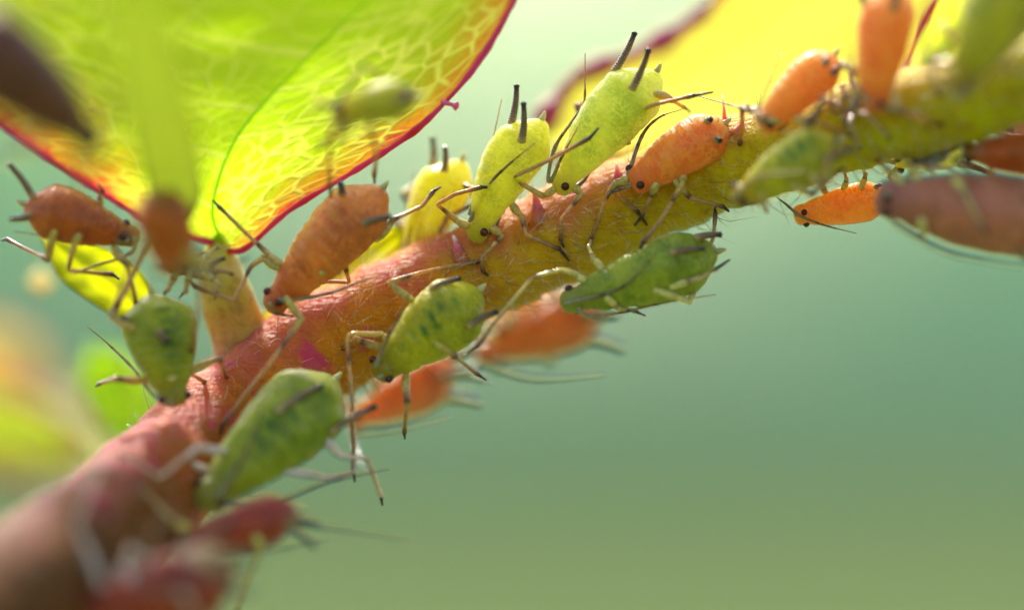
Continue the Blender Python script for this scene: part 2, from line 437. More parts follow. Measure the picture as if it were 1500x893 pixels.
for _ in range(420):
    i = rnd.randrange(int(ns*.14), int(ns*.86)); kk = rnd.randrange(0, 40)
    p = STEM_V[i*40+kk]; ax = (spts[i+1]-spts[i]).normalized(); n = p-spts[i]; n = (n-ax*n.dot(ax)).normalized()
    lean = ax*rnd.uniform(.3, 1.6)+Vector((rnd.gauss(0, .4), rnd.gauss(0, .4), rnd.gauss(0, .4)))
    add_hair(p, (n+lean*.6).normalized(), rnd.uniform(.35, .95), rnd.uniform(.004, .008), lean)
M['bristle'] = plain_mat('bristle_olive', (150, 140, 96), (110, 96, 66), rough=.35, sss=.4, radius=.03)
tag(make_mesh('bristles', HV, HF, M['bristle'], shoot, origin=SO), kind='stuff')

# pink stalked glands and prickles
M['gland'] = plain_mat('gland_pink', (226, 92, 132), (214, 66, 104), rough=.25, sss=.6, radius=.08)
M['prickle'] = limb_mat('prickle_pink', [(0, (198, 112, 30)), (.3, (204, 104, 50)), (.45, (216, 90, 100)), (.7, (232, 140, 160)), (1, (246, 226, 220))])
def gland(p, dirv, L, r, mat='gland', parent=shoot, bead=True):
    dirv = Vector(dirv).normalized(); side = dirv.orthogonal().normalized()
    if bead:
        prof = [(-.15, .6), (0, .6), (.2, .5), (.45, .42), (.6, .42), (.68, .6), (.76, .88), (.85, 1.0), (.93, .85), (.98, .5), (1, .2)]
    else:
        prof = [(-.35, 4.6), (-.15, 3.8), (.0, 3.0), (.14, 2.2), (.3, 1.5), (.48, 1.1), (.7, .85), (.9, .6), (1, .25)]
    pts = [p+dirv*L*a+side*.03*math.sin(a*3)*L for a, _ in prof]
    V, F, A, G = tube(pts, [r*b for _, b in prof], 10)
    return make_mesh('gland' if bead else 'prickle', V, F, M[mat], parent, origin=SO, attrs={'a': A})

# ------------------------------------------------------------------ leaves
def leaf(Mid, L, R, mat, rim_mat, nu=60, nv=18, bulge=.25, side_veins=5, vein_mat=None, label=None, rim_r=.035, wav=.03, name='leaf', rib_r=.05):
    def path(pts): return catmull([tuple(P(*p)) for p in pts], 24)
    def res(c, u):
        x = u*(len(c)-1); i = min(int(x), len(c)-2); f = x-i
        return Vector(c[i])*(1-f)+Vector(c[i+1])*f
    cm, cl, cr = path(Mid), path(L), path(R)
    def S(u, v):
        m, e = res(cm, u), res(cr if v >= 0 else cl, u)
        a = abs(v)
        p = m.lerp(e, a)
        p.y += bulge*math.sin(math.pi*a)*min(1, 4*u*(1-u)+.2) + wav*2*noise.noise(p*1.2) + wav*a*math.sin(u*37+v*2)
        return p
    V, F, U, W, Q = [], [], [], [], []
    for i in range(nu+1):
        for j in range(-nv, nv+1):
            u, v = i/nu, j/nv
            a = abs(v); q = 0.0
            for k in range(side_veins+3 if side_veins else 0):
                u0 = .02+.8*(k-2)/max(1, side_veins)+(.05 if v > 0 else 0)
                dd = abs(u-(u0+.19*a+.06*a*a)); q = max(q, math.exp(-(dd/.006)**2)*(1-.75*a))
            p = S(u, v); p.y -= .015*q
            V.append(p); U.append(u); W.append(v); Q.append(q)
    n2 = 2*nv+1
    for i in range(nu):
        for j in range(n2-1):
            a = i*n2+j; F.append((a, a+1, a+n2+1, a+n2))
    o = make_mesh(name, V, F, mat, shoot, origin=SO, attrs={'u': U, 'v': W, 'q': Q})
    if label: o['label'] = label
    for sgn in (-1, 1):
        pts = [S(i/(2*nu), sgn) for i in range(2*nu+1)]
        Vt, Ft, At, Gt = tube(pts, [rim_r*max(.35, 1+.7*noise.noise(p*1.6)+.35*noise.noise(p*5.0)) for p in pts], 8)
        make_mesh('margin', Vt, Ft, rim_mat, o, origin=SO)
    if vein_mat:
        pts = [S(i/nu*.97, 0)+Vector((0, -.02, 0)) for i in range(nu+1)]
        Vt, Ft, At, Gt = tube(pts, [rib_r*(1.15-.8*i/nu) for i in range(nu+1)], 8)
        make_mesh('midrib', Vt, Ft, vein_mat, o, origin=SO)
    return o, S

rim_red = translucent_mat('leaf_rim_red', (210, 36, 50), (226, 70, 120), .5, scale=1.6)
rim_dark = translucent_mat('leaf_rim_purple', (176, 56, 104), (196, 80, 130), .45, scale=1.2)
vein_green = translucent_mat('vein_green', (190, 232, 30), (200, 236, 40), .85)
vein_yel = translucent_mat('vein_yellow', (226, 226, 96), (232, 226, 80), .6)
leafA = leaf_mat('leaf_lime', (190, 226, 16), (184, 208, 12), (220, 150, 30), (212, 36, 48), (238, 244, 96), net=1.0, edge=(.64, .9, .94))
leafB = leaf_mat('leaf_gold', (204, 204, 74), (206, 198, 66), (206, 170, 64), (180, 80, 104), (224, 222, 100), net=.12, edge=(.75, .93, .955), trans=.72)
leafC = leaf_mat('leaf_yellowgreen', (196, 210, 44), (204, 212, 50), (200, 200, 60), (220, 120, 110), (226, 230, 110), net=.4, edge=(.6, .85, .95))
stip = translucent_mat('stipule_yellow', (208, 206, 12), (190, 196, 8), .6)

bigleaf, SB = leaf([(322, 352, .8), (312, 300, .7), (345, 205, .75), (420, 115, 1.1), (540, -2, 1.8), (680, -140, 2.8), (840, -290, 3.4)],
     [(312, 356, .8), (240, 335, .8), (172, 297, .8), (70, 232, 1.0), (-30, 156, 1.5), (-230, -30, 3.0), (200, -420, 4.2), (840, -290, 3.4)],
     [(335, 368, .75), (362, 362, .6), (425, 308, .4), (520, 250, .3), (612, 188, .3), (690, 106, .5), (755, 0, .9), (820, -140, 1.8), (840, -290, 3.4)],
     leafA, rim_red, nu=220, nv=40, bulge=.1, side_veins=6, vein_mat=vein_green, label='big lime leaf with a red edge, lit through from behind', rim_r=.042, rib_r=.022)
g = gland(P(650, 150, .33), P(670, 156, .33)-P(650, 150, .33), .23, .075, parent=shoot)

leaf([(800, 205, 3.6), (930, 150, 4.2), (1100, 60, 4.8), (1260, -50, 5.2), (1400, -200, 5.4)],
     [(790, 185, 3.6), (845, 112, 4.0), (930, 78, 4.3), (1000, 40, 4.5), (1052, -12, 4.7), (1140, -150, 5.0), (1400, -210, 5.4)],
     [(815, 222, 5.1), (980, 225, 5.1), (1150, 190, 5.3), (1320, 110, 5.5), (1430, -40, 5.9), (1480, -180, 6.3), (1410, -210, 5.4)],
     leafB, rim_dark, nu=50, nv=14, bulge=.05, side_veins=0, wav=.01, vein_mat=None, label='golden leaf with a purple edge behind the stem', rim_r=.14)
leaf([(1330, 130, 1.2), (1400, 70, 1.6), (1480, -20, 2.0), (1580, -150, 2.4)],
     [(1320, 120, 1.2), (1350, 40, 1.2), (1392, -30, 1.4), (1500, -160, 2.2), (1575, -155, 2.4)],
     [(1345, 140, 1.0), (1450, 120, .9), (1560, 70, 1.0), (1640, -40, 1.6), (1590, -155, 2.4)],
     leafC, rim_red, nu=40, nv=12, bulge=.3, side_veins=4, vein_mat=vein_yel, label='yellow-green leaf with a pink edge above the stem', rim_r=.05)
# young leaves low behind the stem, far out of focus
leaf([(140, 660, 11), (60, 630, 12), (-20, 600, 13), (-160, 560, 14)],
     [(130, 675, 11), (40, 690, 12), (-60, 670, 13), (-165, 575, 14)],
     [(142, 645, 11), (70, 590, 12), (-10, 560, 13), (-155, 545, 14)],
     leafC, rim_red, nu=40, nv=12, bulge=.3, side_veins=0, vein_mat=vein_yel, label='blurred yellow leaf low down behind the stem', rim_r=.1)
leaf([(240, 680, 6.0), (185, 600, 6.6), (158, 545, 7.0), (140, 500, 7.2)],
     [(225, 690, 6.0), (140, 610, 6.6), (118, 550, 7.0), (138, 502, 7.2)],
     [(255, 670, 6.0), (232, 590, 6.6), (206, 535, 7.0), (142, 500, 7.2)],
     leaf_mat('leaf_bright_green', (160, 206, 20), (170, 212, 24), (186, 214, 40), (190, 214, 50), (214, 232, 80), net=.3), translucent_mat('leaf_rim_green', (186, 214, 70), (170, 206, 50), .5), nu=30, nv=10, bulge=.3, side_veins=0, vein_mat=vein_yel, label='small bright green leaf tip behind the stem', rim_r=.05)
leaf([(330, 760, 15), (200, 690, 16), (110, 640, 16.5), (20, 590, 17)],
     [(320, 775, 15), (150, 740, 16), (50, 690, 16.5), (15, 600, 17)],
     [(335, 745, 15), (230, 650, 16), (150, 595, 16.5), (25, 580, 17)],
     leaf_mat('leaf_pale', (206, 216, 140), (200, 212, 130), (206, 206, 140), (214, 180, 150), (226, 230, 170), net=.2), rim_dark, nu=30, nv=10, bulge=.3, side_veins=0, vein_mat=vein_yel, label='pale whitish-green leaf blurred behind the lower stem', rim_r=.05)
leaf([(70, 640, 17), (20, 570, 17.5), (-30, 520, 18), (-120, 470, 18)],
     [(50, 650, 17), (-50, 600, 17.5), (-100, 540, 18), (-122, 474, 18)],
     [(90, 630, 17), (70, 545, 17.5), (20, 490, 18), (-118, 468, 18)],
     leaf_mat('leaf_blush', (232, 206, 60), (230, 190, 70), (222, 150, 90), (214, 120, 110), (240, 214, 110), net=.2), rim_dark, nu=30, nv=10, bulge=.3, side_veins=0, vein_mat=vein_yel, label='blurred orange-flushed leaf behind the yellow one at the far left', rim_r=.06)

# leaf stalk, stipules and bract
pc = catmull([(*P(x, y, d), r) for x, y, d, r in [(440, 640, 1.2, .8), (395, 570, 1.0, .62), (358, 500, .9, .46), (335, 430, .9, .38), (322, 375, .95, .27), (316, 335, 1.05, .13), (312, 300, 1.28, .04)]], 10)
V, F, A, G = tube([Vector(q[:3]) for q in pc], [q[3] for q in pc], 28)
V = [v+Vector((noise.noise(v*1.6), noise.noise(v*1.6+Vector((5, 0, 0))), noise.noise(v*1.6+Vector((0, 7, 0)))))*.09 for v in V]
t = NT('petiole_peach')
pcol = t.ramp(t.math('ADD', t.attr('a'), t.math('MULTIPLY', t.math('SUBTRACT', t.noise(1.5, detail=3), .5), .3)), [(0, lin((196, 100, 20))), (.3, lin((204, 126, 52))), (.45, lin((204, 150, 66))), (.6, lin((196, 170, 56))), (1, lin((176, 206, 20)))])
pcol = t.mix(t.math('MULTIPLY', t.mapr(t.noise(1.1, detail=2), .48, .66, 0, .9), t.mapr(t.attr('a'), .3, .5, 1, 0)), pcol, lin((226, 150, 140)))
pcol = t.mix(t.mapr(t.noise(5, detail=4), .5, .7, 0, .5), pcol, lin((150, 100, 20)))
t.pr(Base_Color=pcol, Roughness=.5, Subsurface_Weight=.85, Subsurface_Scale=.5, Subsurface_Radius=(1, .7, .3), Specular_IOR_Level=.35, Normal=t.bump(t.noise(14, detail=3), .6, .04)); M['petiole'] = t.m
make_mesh('petiole', V, F, M['petiole'], shoot, origin=SO, attrs={'a': A})
def stipule(mid, l, r, label, mat=stip):
    leaf(mid, l, r, mat, mat, nu=26, nv=8, bulge=.12, vein_mat=None, name='stipule', label=label, rim_r=.025)
stipule([(392, 470, 1.0), (460, 430, 1.1), (520, 395, 1.3), (600, 330, 1.6)], [(385, 462, 1.0), (430, 405, 1.2), (490, 360, 1.4), (600, 326, 1.6)], [(398, 480, .9), (480, 448, 1.0), (560, 405, 1.2), (602, 334, 1.6)], 'bright yellow stipule below the amber aphid')
stipule([(235, 480, .9), (180, 430, 1.0), (120, 385, 1.1), (60, 342, 1.3)], [(228, 490, .9), (150, 450, 1.0), (90, 405, 1.1), (60, 345, 1.3)], [(240, 470, .9), (205, 400, 1.0), (140, 358, 1.1), (64, 341, 1.3)], 'yellow-green stipule lobe below the left rust aphid')
bract = translucent_mat('bract_green', (158, 178, 40), (146, 166, 30), .36)
stipule([(262, 330, -1.6), (256, 290, -2.4), (240, 200, -6.0), (212, 60, -10.0), (195, -90, -12)], [(255, 330, -1.6), (228, 285, -2.4), (192, 200, -6.0), (160, 60, -10.0), (185, -90, -12)], [(270, 330, -1.6), (292, 285, -2.4), (290, 200, -6.0), (265, 60, -10.0), (205, -90, -12)], 'out-of-focus green bract standing before the big leaf', bract)

for (px, py, dx, dz, L, r) in [(905, 262, -.1, 1, .24, .035), (788, 312, -.2, 1, .44, .045), (672, 372, -.3, 1, .3, .045), (1084, 190, .3, 1, .2, .03), (1062, 186, -.1, 1, .5, .022)]:
    h = stem_hit(px, py) or P(px, py, .8)
    gland(h+Vector((0, .05, 0)), (dx, -.3, dz), L, r, 'prickle', bead=False)

# ------------------------------------------------------------------ aphids
PROF = [(0, .0), (.012, .2), (.035, .32), (.07, .385), (.105, .40), (.135, .395), (.17, .445), (.22, .54), (.30, .655), (.40, .78), (.52, .905), (.64, .98), (.73, 1.0), (.79, .985), (.84, .88), (.89, .69), (.94, .46), (.98, .24), (1.0, 0)]
PT = np.array([p[0] for p in PROF]); PR = np.array([p[1] for p in PROF])
def prof(t):
    t = min(max(t, 0), 1); i = int(np.searchsorted(PT, t)); i = max(1, min(i, len(PT)-1))
    a, b = PT[i-1], PT[i]; f = (t-a)/(b-a)
    def slope(k):
        if k <= 0: return 8.0
        if k >= len(PT)-1: return -14.0
        return (PR[k+1]-PR[k-1])/(PT[k+1]-PT[k-1])
    m0, m1 = slope(i-1)*(b-a), slope(i)*(b-a)
    return float((2*f**3-3*f**2+1)*PR[i-1]+(f**3-2*f*f+f)*m0+(-2*f**3+3*f*f)*PR[i]+(f**3-f*f)*m1)

GROUP = 'aphids on the rose shoot'

class Aphid:
    def __init__(s, label, head, tail, wl, wd, dorsal, mat, bend=.06, name='aphid', legs=None, ant=None, siph=None, eye=None, auto=None, leg="leg_grey", seg=.032, lump=.0, group=GROUP, cat='aphid', seed=None, big=1.0, crease=.9, plump=1.0, fat=1.15):
        s.rd = random.Random(seed if seed is not None else len(label)*7+int(head[0]))
        s.h, s.t = P(*head), P(*tail)
        s.a = (s.h-s.t); s.len = s.a.length; s.a.normalize()
        dv = Vector(dorsal); s.dv = (dv-s.a*dv.dot(s.a)).normalized(); s.l = s.a.cross(s.dv).normalized()
        s.wl, s.wd, s.bend, s.seg, s.lump = wl*fat, wd*fat, bend, seg, lump
        s.k = big; s.crease = crease; s.plump = plump
        s.cen = s.pt(.5, 0).lerp(s.pt(.5, math.pi), .5)
        s.root = tag(empty(name, s.pt(.45, math.pi)), label, cat, group)
        s.o = s.root.location
        s.body(mat)
        s.leg_m = M[leg]
        s.eyes(eye); s.siph(siph); s.cauda(); s.rostrum(); s.antennae(ant)
        s.legs(legs, auto)
    def pt(s, t, ang):
        c = s.h.lerp(s.t, t)+s.dv*s.bend*s.len*4*t*(1-t)*.5
        r = max(0, prof(t))**s.plump
        g = 1-s.seg*(.4+noise.noise(Vector((t*6, ang*.8, s.len*7)))+.3)*max(0, math.sin(t*62+.5*math.sin(ang*2+s.len*9)))**2*min(1, t*6)*(1 if t < .5 else .6)
        ca, sa = math.cos(ang), math.sin(ang)
        hh = s.wd*(1.0 if ca > 0 else .8)
        lum = 1+s.lump*max(0, math.sin(t*31+.6))*abs(sa)**3*(1 if t < .55 else .3)
        q = s.len*3.7
        nz = 1+.06*noise.noise(Vector((t*4, ca*1.3, sa*1.3+q)))+.015*noise.noise(Vector((t*11, ca*3, sa*3+q)))
        cr = noise.noise(Vector((t*17, ca*.9+q, sa*.9)))
        nz += .085*s.crease*(.35-abs(cr))*min(1, t*7)*max(.35, min(1, (.75-t)*2.5))
        # a soft pleat along each flank
        nz -= .03*math.exp(-((abs(sa)-.86)/.10)**2)*min(1, t*4)*(1-t)
        return c+(s.dv*ca*hh+s.l*sa*s.wl*lum)*r*g*nz
    def mesh(s, nm, V, F, mat, parent=None, **kw):
        return make_mesh(nm, V, F, mat, parent or s.root, origin=s.o, **kw)
    def body(s, mat):
        nt, na = 120, 44
        V, F, T, D, LT = [], [], [], [], []
        for i in range(nt+1):
            x = i/nt; t = .006+.988*(x+.03*math.sin(math.pi*2*x)*-1)
            for k in range(na):
                a = 2*math.pi*k/na
                V.append(s.pt(t, a)); T.append(t); D.append(math.cos(a)); LT.append(math.sin(a))
        for i in range(nt):
            for k in range(na):
                k2 = (k+1) % na
                F.append((i*na+k, i*na+k2, (i+1)*na+k2, (i+1)*na+k))
        V.append(s.pt(0, 0)); T.append(0); D.append(0); LT.append(1)
        V.append(s.pt(1, 0)); T.append(1); D.append(0); LT.append(1)
        for k in range(na):
            k2 = (k+1) % na
            F.append((len(V)-2, k2, k)); F.append((len(V)-1, nt*na+k, nt*na+k2))
        s.bvh = BVHTree.FromPolygons([tuple(v) for v in V], F)
        s.mesh('body', V, F, B[mat], attrs={'t': T, 'dors': D, 'lat': LT})
    def hit(s, px, py):
        h = s.bvh.ray_cast(CAMP, (P(px, py, 0)-CAMP).normalized())
        return h[0]
    def base(s, px, py):
        """the point of the body seen at a pixel, else the nearest one"""
        h = s.hit(px, py)
        if h: return h, True
        q = P(px, py, s.cen.y); n = s.bvh.find_nearest(q)
        return n[0], False
    def eyes(s, eye):
        ps = []
        if eye:
            b, _ = s.base(*eye); ps.append(b)
            rel = b-s.h; ps.append(b-s.l*2*rel.dot(s.l))
        else:
            ps = [s.pt(.075, 1.15), s.pt(.075, -1.15)]
        for c in ps:
            r = .062*s.k; V, F = [], []
            for i in range(9):
                for k in range(12):
                    th = math.pi*i/8; ph = 2*math.pi*k/12
                    V.append(c+Vector((math.sin(th)*math.cos(ph), math.sin(th)*math.sin(ph), math.cos(th)))*r*(1+.04*((i+k) % 2)))
            for i in range(8):
                for k in range(12): F.append((i*12+k, i*12+(k+1) % 12, (i+1)*12+(k+1) % 12, (i+1)*12+k))
            s.mesh('eye', V, F, M['eye'])
    def siph(s, lst):
        segs = []
        if lst is None:
            for sg in (1, -1):
                b = s.pt(.82, sg*.85); dr = (-s.a*.75+s.dv*.45+s.l*sg*.35).normalized()
                segs.append((b, b+dr*.55*s.k))
        else:
            for x0, y0, x1, y1, *dd in lst:
                b, _ = s.base(x0, y0)
                q = P(x1, y1, b.y+(dd[0] if dd else -.12)); segs.append((b, q))
        for b, q in segs:
            ax = (q-b); L = ax.length; ax.normalize(); n = 110
            sd = ax.orthogonal().normalized()*.03*s.k
            pts = [b+ax*L*(i/n-.03)+sd*math.sin(math.pi*i/n) for i in range(n+1)]
            rr = []
            for i in range(n+1):
                x = i/n; r = .058*(1-x)**1.0*.45+.036
                if x > .06: r *= 1+.09*math.cos(x*96)
                if x > .93: r *= 1.22
                rr.append(r*s.k)
            V, F, A, G = tube(pts, rr, 12)
            s.mesh('siphunculus', V, F, M['siphunculus'], attrs={'a': A})
    def cauda(s):
        b = s.pt(.985, .0).lerp(s.t, .5); pts = [b+s.a*.05]; rr = [.05*s.k]
        for i in range(1, 9):
            x = i/8; pts.append(b-s.a*.13*x*s.k+s.dv*.03*x*x); rr.append((.042*(1-x)**.7+.012)*s.k)
        V, F, A, G = tube(pts, rr, 10)
        s.mesh('cauda', V, F, M['cauda'])
    def rostrum(s):
        b = s.pt(.09, math.pi); pts = [b+s.dv*.03, b-s.dv*.06-s.a*.06, b-s.dv*.09-s.a*.2, b-s.dv*.08-s.a*.36]
        V, F, A, G = tube(pts, [.05*s.k, .045*s.k, .03*s.k, .012*s.k], 8)
        s.mesh('rostrum', V, F, M['rostrum'])
    def poly(s, pts, dend, bulge=0.0):
        """pixel polyline -> world points, starting on the body"""
        b, on = s.base(*pts[0][:2])
        if isinstance(dend, str):
            h = stem_hit(*pts[-1][:2]); d1 = (h.y-.02) if h else s.cen.y
        else: d1 = dend
        L = [0]
        for i in range(1, len(pts)): L.append(L[-1]+math.hypot(pts[i][0]-pts[i-1][0], pts[i][1]-pts[i-1][1]))
        tot = max(L[-1], 1)
        W = []
        for i, p in enumerate(pts):
            f = L[i]/tot; d = b.y*(1-f)+d1*f-bulge*math.sin(math.pi*f)
            W.append(P(p[0], p[1], d))
        if not on and (W[0]-b).length > .06: W = [b-(W[0]-b).normalized()*.04]+W
        else: W[0] = b+(b-W[1]).normalized()*.03
        return W
    def antennae(s, lst):
        out = []
        if lst is None:
            for sg in (1, -1):
                b = s.pt(.03, sg*.7)
                j = s.rd.uniform(-.15, .15)
                out.append([b, b+s.a*.12+s.l*sg*.12+s.dv*.06, b-s.a*.25*s.len+s.l*sg*(.55*s.wl+.3)+s.dv*(.28+j), b-s.a*.6*s.len+s.l*sg*(.8*s.wl+.32+j)+s.dv*(.36+j), b-s.a*.95*s.len+s.l*sg*(.9*s.wl+.3)+s.dv*(.45+j)])
        else:
            for pts, d1 in lst: out.append(s.poly(pts, d1))
        for W in out:
            c = [Vector(q) for q in catmull([tuple(q) for q in W], 10)]; n = len(c)
            rr = []
            for i in range(n):
                x = i/(n-1); r = .027*(1-x)+.0085
                if x < .08: r = .042
                for jn in (.33, .57, .73):
                    if abs(x-jn) < .022: r *= 1.22
                if x > .74: r *= .8
                rr.append(r*s.k)
            V, F, A, G = tube(c, rr, 8)
            s.mesh('antenna', V, F, M['antenna'], attrs={'a': A})
    def leg_from(s, W, thin=1.0):
        """W: hip, knee, ankle, (tip)"""
        k = s.k*thin*1.2
        W = [Vector(w) for w in W]
        if len(W) == 2: W = [W[0], W[0].lerp(W[1], .3), W[1]]
        tip = None
        if len(W) >= 4 and (W[-1]-W[-2]).length < .28: tip = W[-1]; W = W[:-1]
        knee_i = 1
        pts, rr = [], []
        n = 10
        for i in range(n):
            f = i/n; q = W[0].lerp(W[1], f); bow = (W[1]-W[0]).orthogonal().normalized()*.02*math.sin(math.pi*f)
            pts.append(q+bow); rr.append((.036+.02*math.sin(math.pi*min(1, f*1.15)))*k)
        rest = W[1:]
        m = 22
        L = (rest[-1]-rest[0]).length
        c = []
        for i in range(len(rest)-1):
            mm = max(3, int(m*(rest[i+1]-rest[i]).length/max(L, .1)))
            c += [rest[i].lerp(rest[i+1], q/mm) for q in range(mm)]
        c.append(rest[-1])
        for _ in range(1):
            c = [c[0]]+[(c[i-1]+c[i]*2+c[i+1])/4 for i in range(1, len(c)-1)]+[c[-1]]
        sag = Vector((s.rd.uniform(-1, 1), s.rd.uniform(-1, 1), s.rd.uniform(-1, 1)))*.014*L
        for i, q in enumerate(c):
            f = i/(len(c)-1); pts.append(Vector(q)+sag*math.sin(math.pi*f))
            rr.append((.042-.017*min(1, f*4)+.005*(f > .88))*k)
        V, F, A, G = tube(pts, rr, 10)
        # hairs along the shank
        V, F, A = list(V), list(F), list(A)
        for _ in range(int(14+L*18)):
            i = s.rd.randrange(4, len(pts)-1); p = pts[i].lerp(pts[i+1], s.rd.random()); ax = (pts[i+1]-pts[i]).normalized()
            u = ax.orthogonal().normalized(); v = ax.cross(u); an = s.rd.uniform(0, 6.28)
            dr = (u*math.cos(an)+v*math.sin(an)+ax*.7).normalized(); b0 = len(V); hl = s.rd.uniform(.04, .085)
            p0 = p+(u*math.cos(an)+v*math.sin(an))*rr[i]*.8
            V += [p0+ax*.004, p0-ax*.004, p0+dr*hl]; A += [.7, .7, .7]; F.append((b0, b0+1, b0+2))
        lg = s.mesh('leg', V, F, s.leg_m, attrs={'a': A})
        end = pts[-1]
        if tip is None:
            dr = (pts[-1]-pts[-3]).normalized(); tip = end+(dr*.7-s.dv*.5).normalized()*.15*k
        V, F, A, G = tube([end, end.lerp(tip, .35), tip], [.022*k, .02*k, .013*k], 8)
        s.mesh('tarsus', V, F, M['tarsus'], lg)
    def legs(s, legs, auto):
        n = 0
        for item in (legs or []):
            pts, d1 = item[0], item[1]
            s.leg_from(s.poly(pts, d1, item[2] if len(item) > 2 else .1)); n += 1
        if auto is None: auto = [(sg, i) for sg in (1, -1) for i in range(3)] if not legs else []
        for sg, i in auto:
            b = s.pt((.2, .29, .38)[i], sg*2.0); dr = (.9, -.25, -1.1)[i]
            kn = b+s.l*sg*(.36+.1*i)*s.k+s.a*dr*.28*s.k+s.dv*.14
            ft = kn+s.l*sg*.2*s.k+s.a*dr*.36*(1+.3*i)*s.k-s.dv*.62*s.k
            nr = STEM_BVH.find_nearest(ft)
            if nr[0] is not None and (nr[0]-ft).length < .55: ft = nr[0]
            s.leg_from([b, kn, ft])

CAMV = -1.0
# --- the row standing on top of the stem
Aphid('large pale lime aphid standing head-down on the stem, smoky tubes raised at its tail', (816, 284, .2), (966, 106, .2), .43, .45, (-.75, -.62, .45), 'lime', bend=.10, eye=(828, 273),
      siph=[(900, 101, 931, 46, .0), (926, 130, 951, 70, -.2)],
      ant=[([(808, 262), (822, 232), (850, 180)], -.35), ([(803, 262), (813, 216), (838, 178), (855, 152), (857, 110), (857, 78)], .1)],
      legs=[([(795, 287), (748, 260), (800, 236), (864, 202), (877, 187)], -.5), ([(922, 212), (908, 172), (960, 153), (1018, 140), (1045, 135)], -.5), ([(852, 284), (822, 322), (822, 352), (826, 362)], 's'), ([(960, 138), (985, 147), (1003, 158)], .6)],
      auto=[(1, 2)])
Aphid('slim lemon-green aphid standing head-down between the larger lime and the yellow one', (694, 356, .3), (798, 176, .3), .38, .40, (-.75, -.6, .4), 'lemon', bend=.12, eye=(709, 340),
      siph=[(749, 180, 757, 123, .0), (764, 207, 767, 149, -.2)],
      ant=[([(690, 322), (717, 271), (742, 244), (783, 210)], -.5), ([(684, 312), (700, 265), (716, 228), (735, 145)], .35)],
      legs=[([(668, 322), (641, 300), (668, 285), (706, 274)], -.1), ([(735, 346), (705, 377), (708, 398), (716, 404)], 's'), ([(764, 316), (770, 343), (820, 365), (834, 382)], 's')],
      auto=[(1, 1)])
Aphid('bright yellow aphid, blurred, last of the upright row beside the amber one', (598, 398, 1.25), (680, 236, 1.25), .36, .38, (-.7, -.6, .4), 'yellow', bend=.1, eye=(602, 385),
      siph=[(633, 240, 634, 200, .3), (650, 250, 652, 214, 0)],
      ant=[([(596, 372), (605, 328), (634, 276)], .8), ([(590, 370), (598, 310), (607, 250)], 1.5)],
      legs=[([(618, 380), (655, 318), (690, 300)], .9)], auto=[(1, 1), (1, 2)])
Aphid('small glossy orange aphid lying on the stem beside the large lime one', (924, 272, .0), (1064, 184, .0), .35, .33, (-.25, -.8, .5), 'orange', bend=.05, plump=.62, crease=.8, eye=(938, 271),
      siph=[(1036, 180, 1042, 175, -.03), (1048, 208, 1055, 206, -.04)],
      ant=[([(915, 262), (940, 200), (966, 172), (1000, 160)], .2), ([(920, 275), (895, 282), (880, 300)], -.1)],
      legs=[([(902, 268), (893, 281), (883, 307), (864, 358)], 's', 0), ([(905, 266), (898, 280), (935, 311), (948, 330)], 's', 0), ([(962, 270), (955, 285), (941, 316), (930, 330)], 's', 0), ([(1002, 258), (1000, 268), (968, 322), (941, 356)], -.6, .1), ([(990, 264), (1012, 290), (1060, 303), (1068, 310)], 's', 0)])
# --- hanging below and lying on the face of the stem
Aphid('dark green aphid with ringed thorax hanging under the stem', (820, 446, -.35), (1052, 366, -.35), .42, .42, (.1, -.8, -.45), 'green', bend=.03, crease=1.6, eye=(833, 422), seg=.05, lump=.10,
      siph=[(985, 371, 1034, 364, -.1), (1020, 350, 1058, 344, .1)],
      ant=[([(829, 444), (888, 430), (922, 413), (962, 371)], -1.0), ([(848, 452), (862, 463), (901, 460), (969, 445), (1049, 432)], -.5)],
      legs=[([(846, 402), (824, 394), (780, 405), (740, 452), (698, 509)], -.7, 0), ([(985, 420), (1024, 408), (1050, 394), (1069, 381)], -.5), ([(960, 425), (1010, 443), (1028, 402), (1046, 345), (1048, 312)], .1),
            ([(888, 436), (905, 452), (930, 456), (945, 462)], -.2), ([(868, 378), (862, 362), (866, 352)], .0)], auto=[], leg='leg_pale')
Aphid('olive-yellow aphid with dark green back marks lying on the middle of the stem', (548, 552, -.35), (704, 424, -.3), .46, .42, (-.1, -.95, .2), 'olive', bend=.03,
      siph=[(632, 424, 676, 407, 0), (686, 478, 730, 455, .1)],
      ant=[([(552, 535), (567, 494), (584, 467), (598, 432), (604, 404)], -1.05), ([(556, 552), (580, 535), (620, 515), (660, 504), (700, 497)], -.65)],
      legs=[([(605, 440), (571, 414), (618, 400), (702, 383)], 's', .2), ([(560, 490), (508, 487), (511, 530), (516, 590), (518, 690)], -.6), ([(640, 505), (665, 520), (700, 548), (712, 556)], .3)], auto=[(1, 0), (-1, 0)])
Aphid('plump leaf-green aphid low on the stem, two dark tubes raised from its back', (292, 742, -1.9), (492, 556, -.45), .56, .5, (-.12, -.95, .2), 'leafgreen', bend=.03, big=1.05,
      siph=[(408, 602, 475, 563, .25), (486, 632, 553, 594, .2)],
      ant=[([(318, 728), (345, 690), (365, 650), (378, 618), (384, 592)], -2.1), ([(330, 735), (400, 735), (480, 706), (570, 686)], -.7)],
      legs=[([(480, 645), (500, 668), (540, 672), (558, 726)], -.5), ([(330, 660), (290, 655), (235, 700), (185, 668)], -2.6, .3), ([(420, 690), (480, 700), (520, 690), (518, 640)], -.3)], auto=[(1, 0)], leg='leg_white')
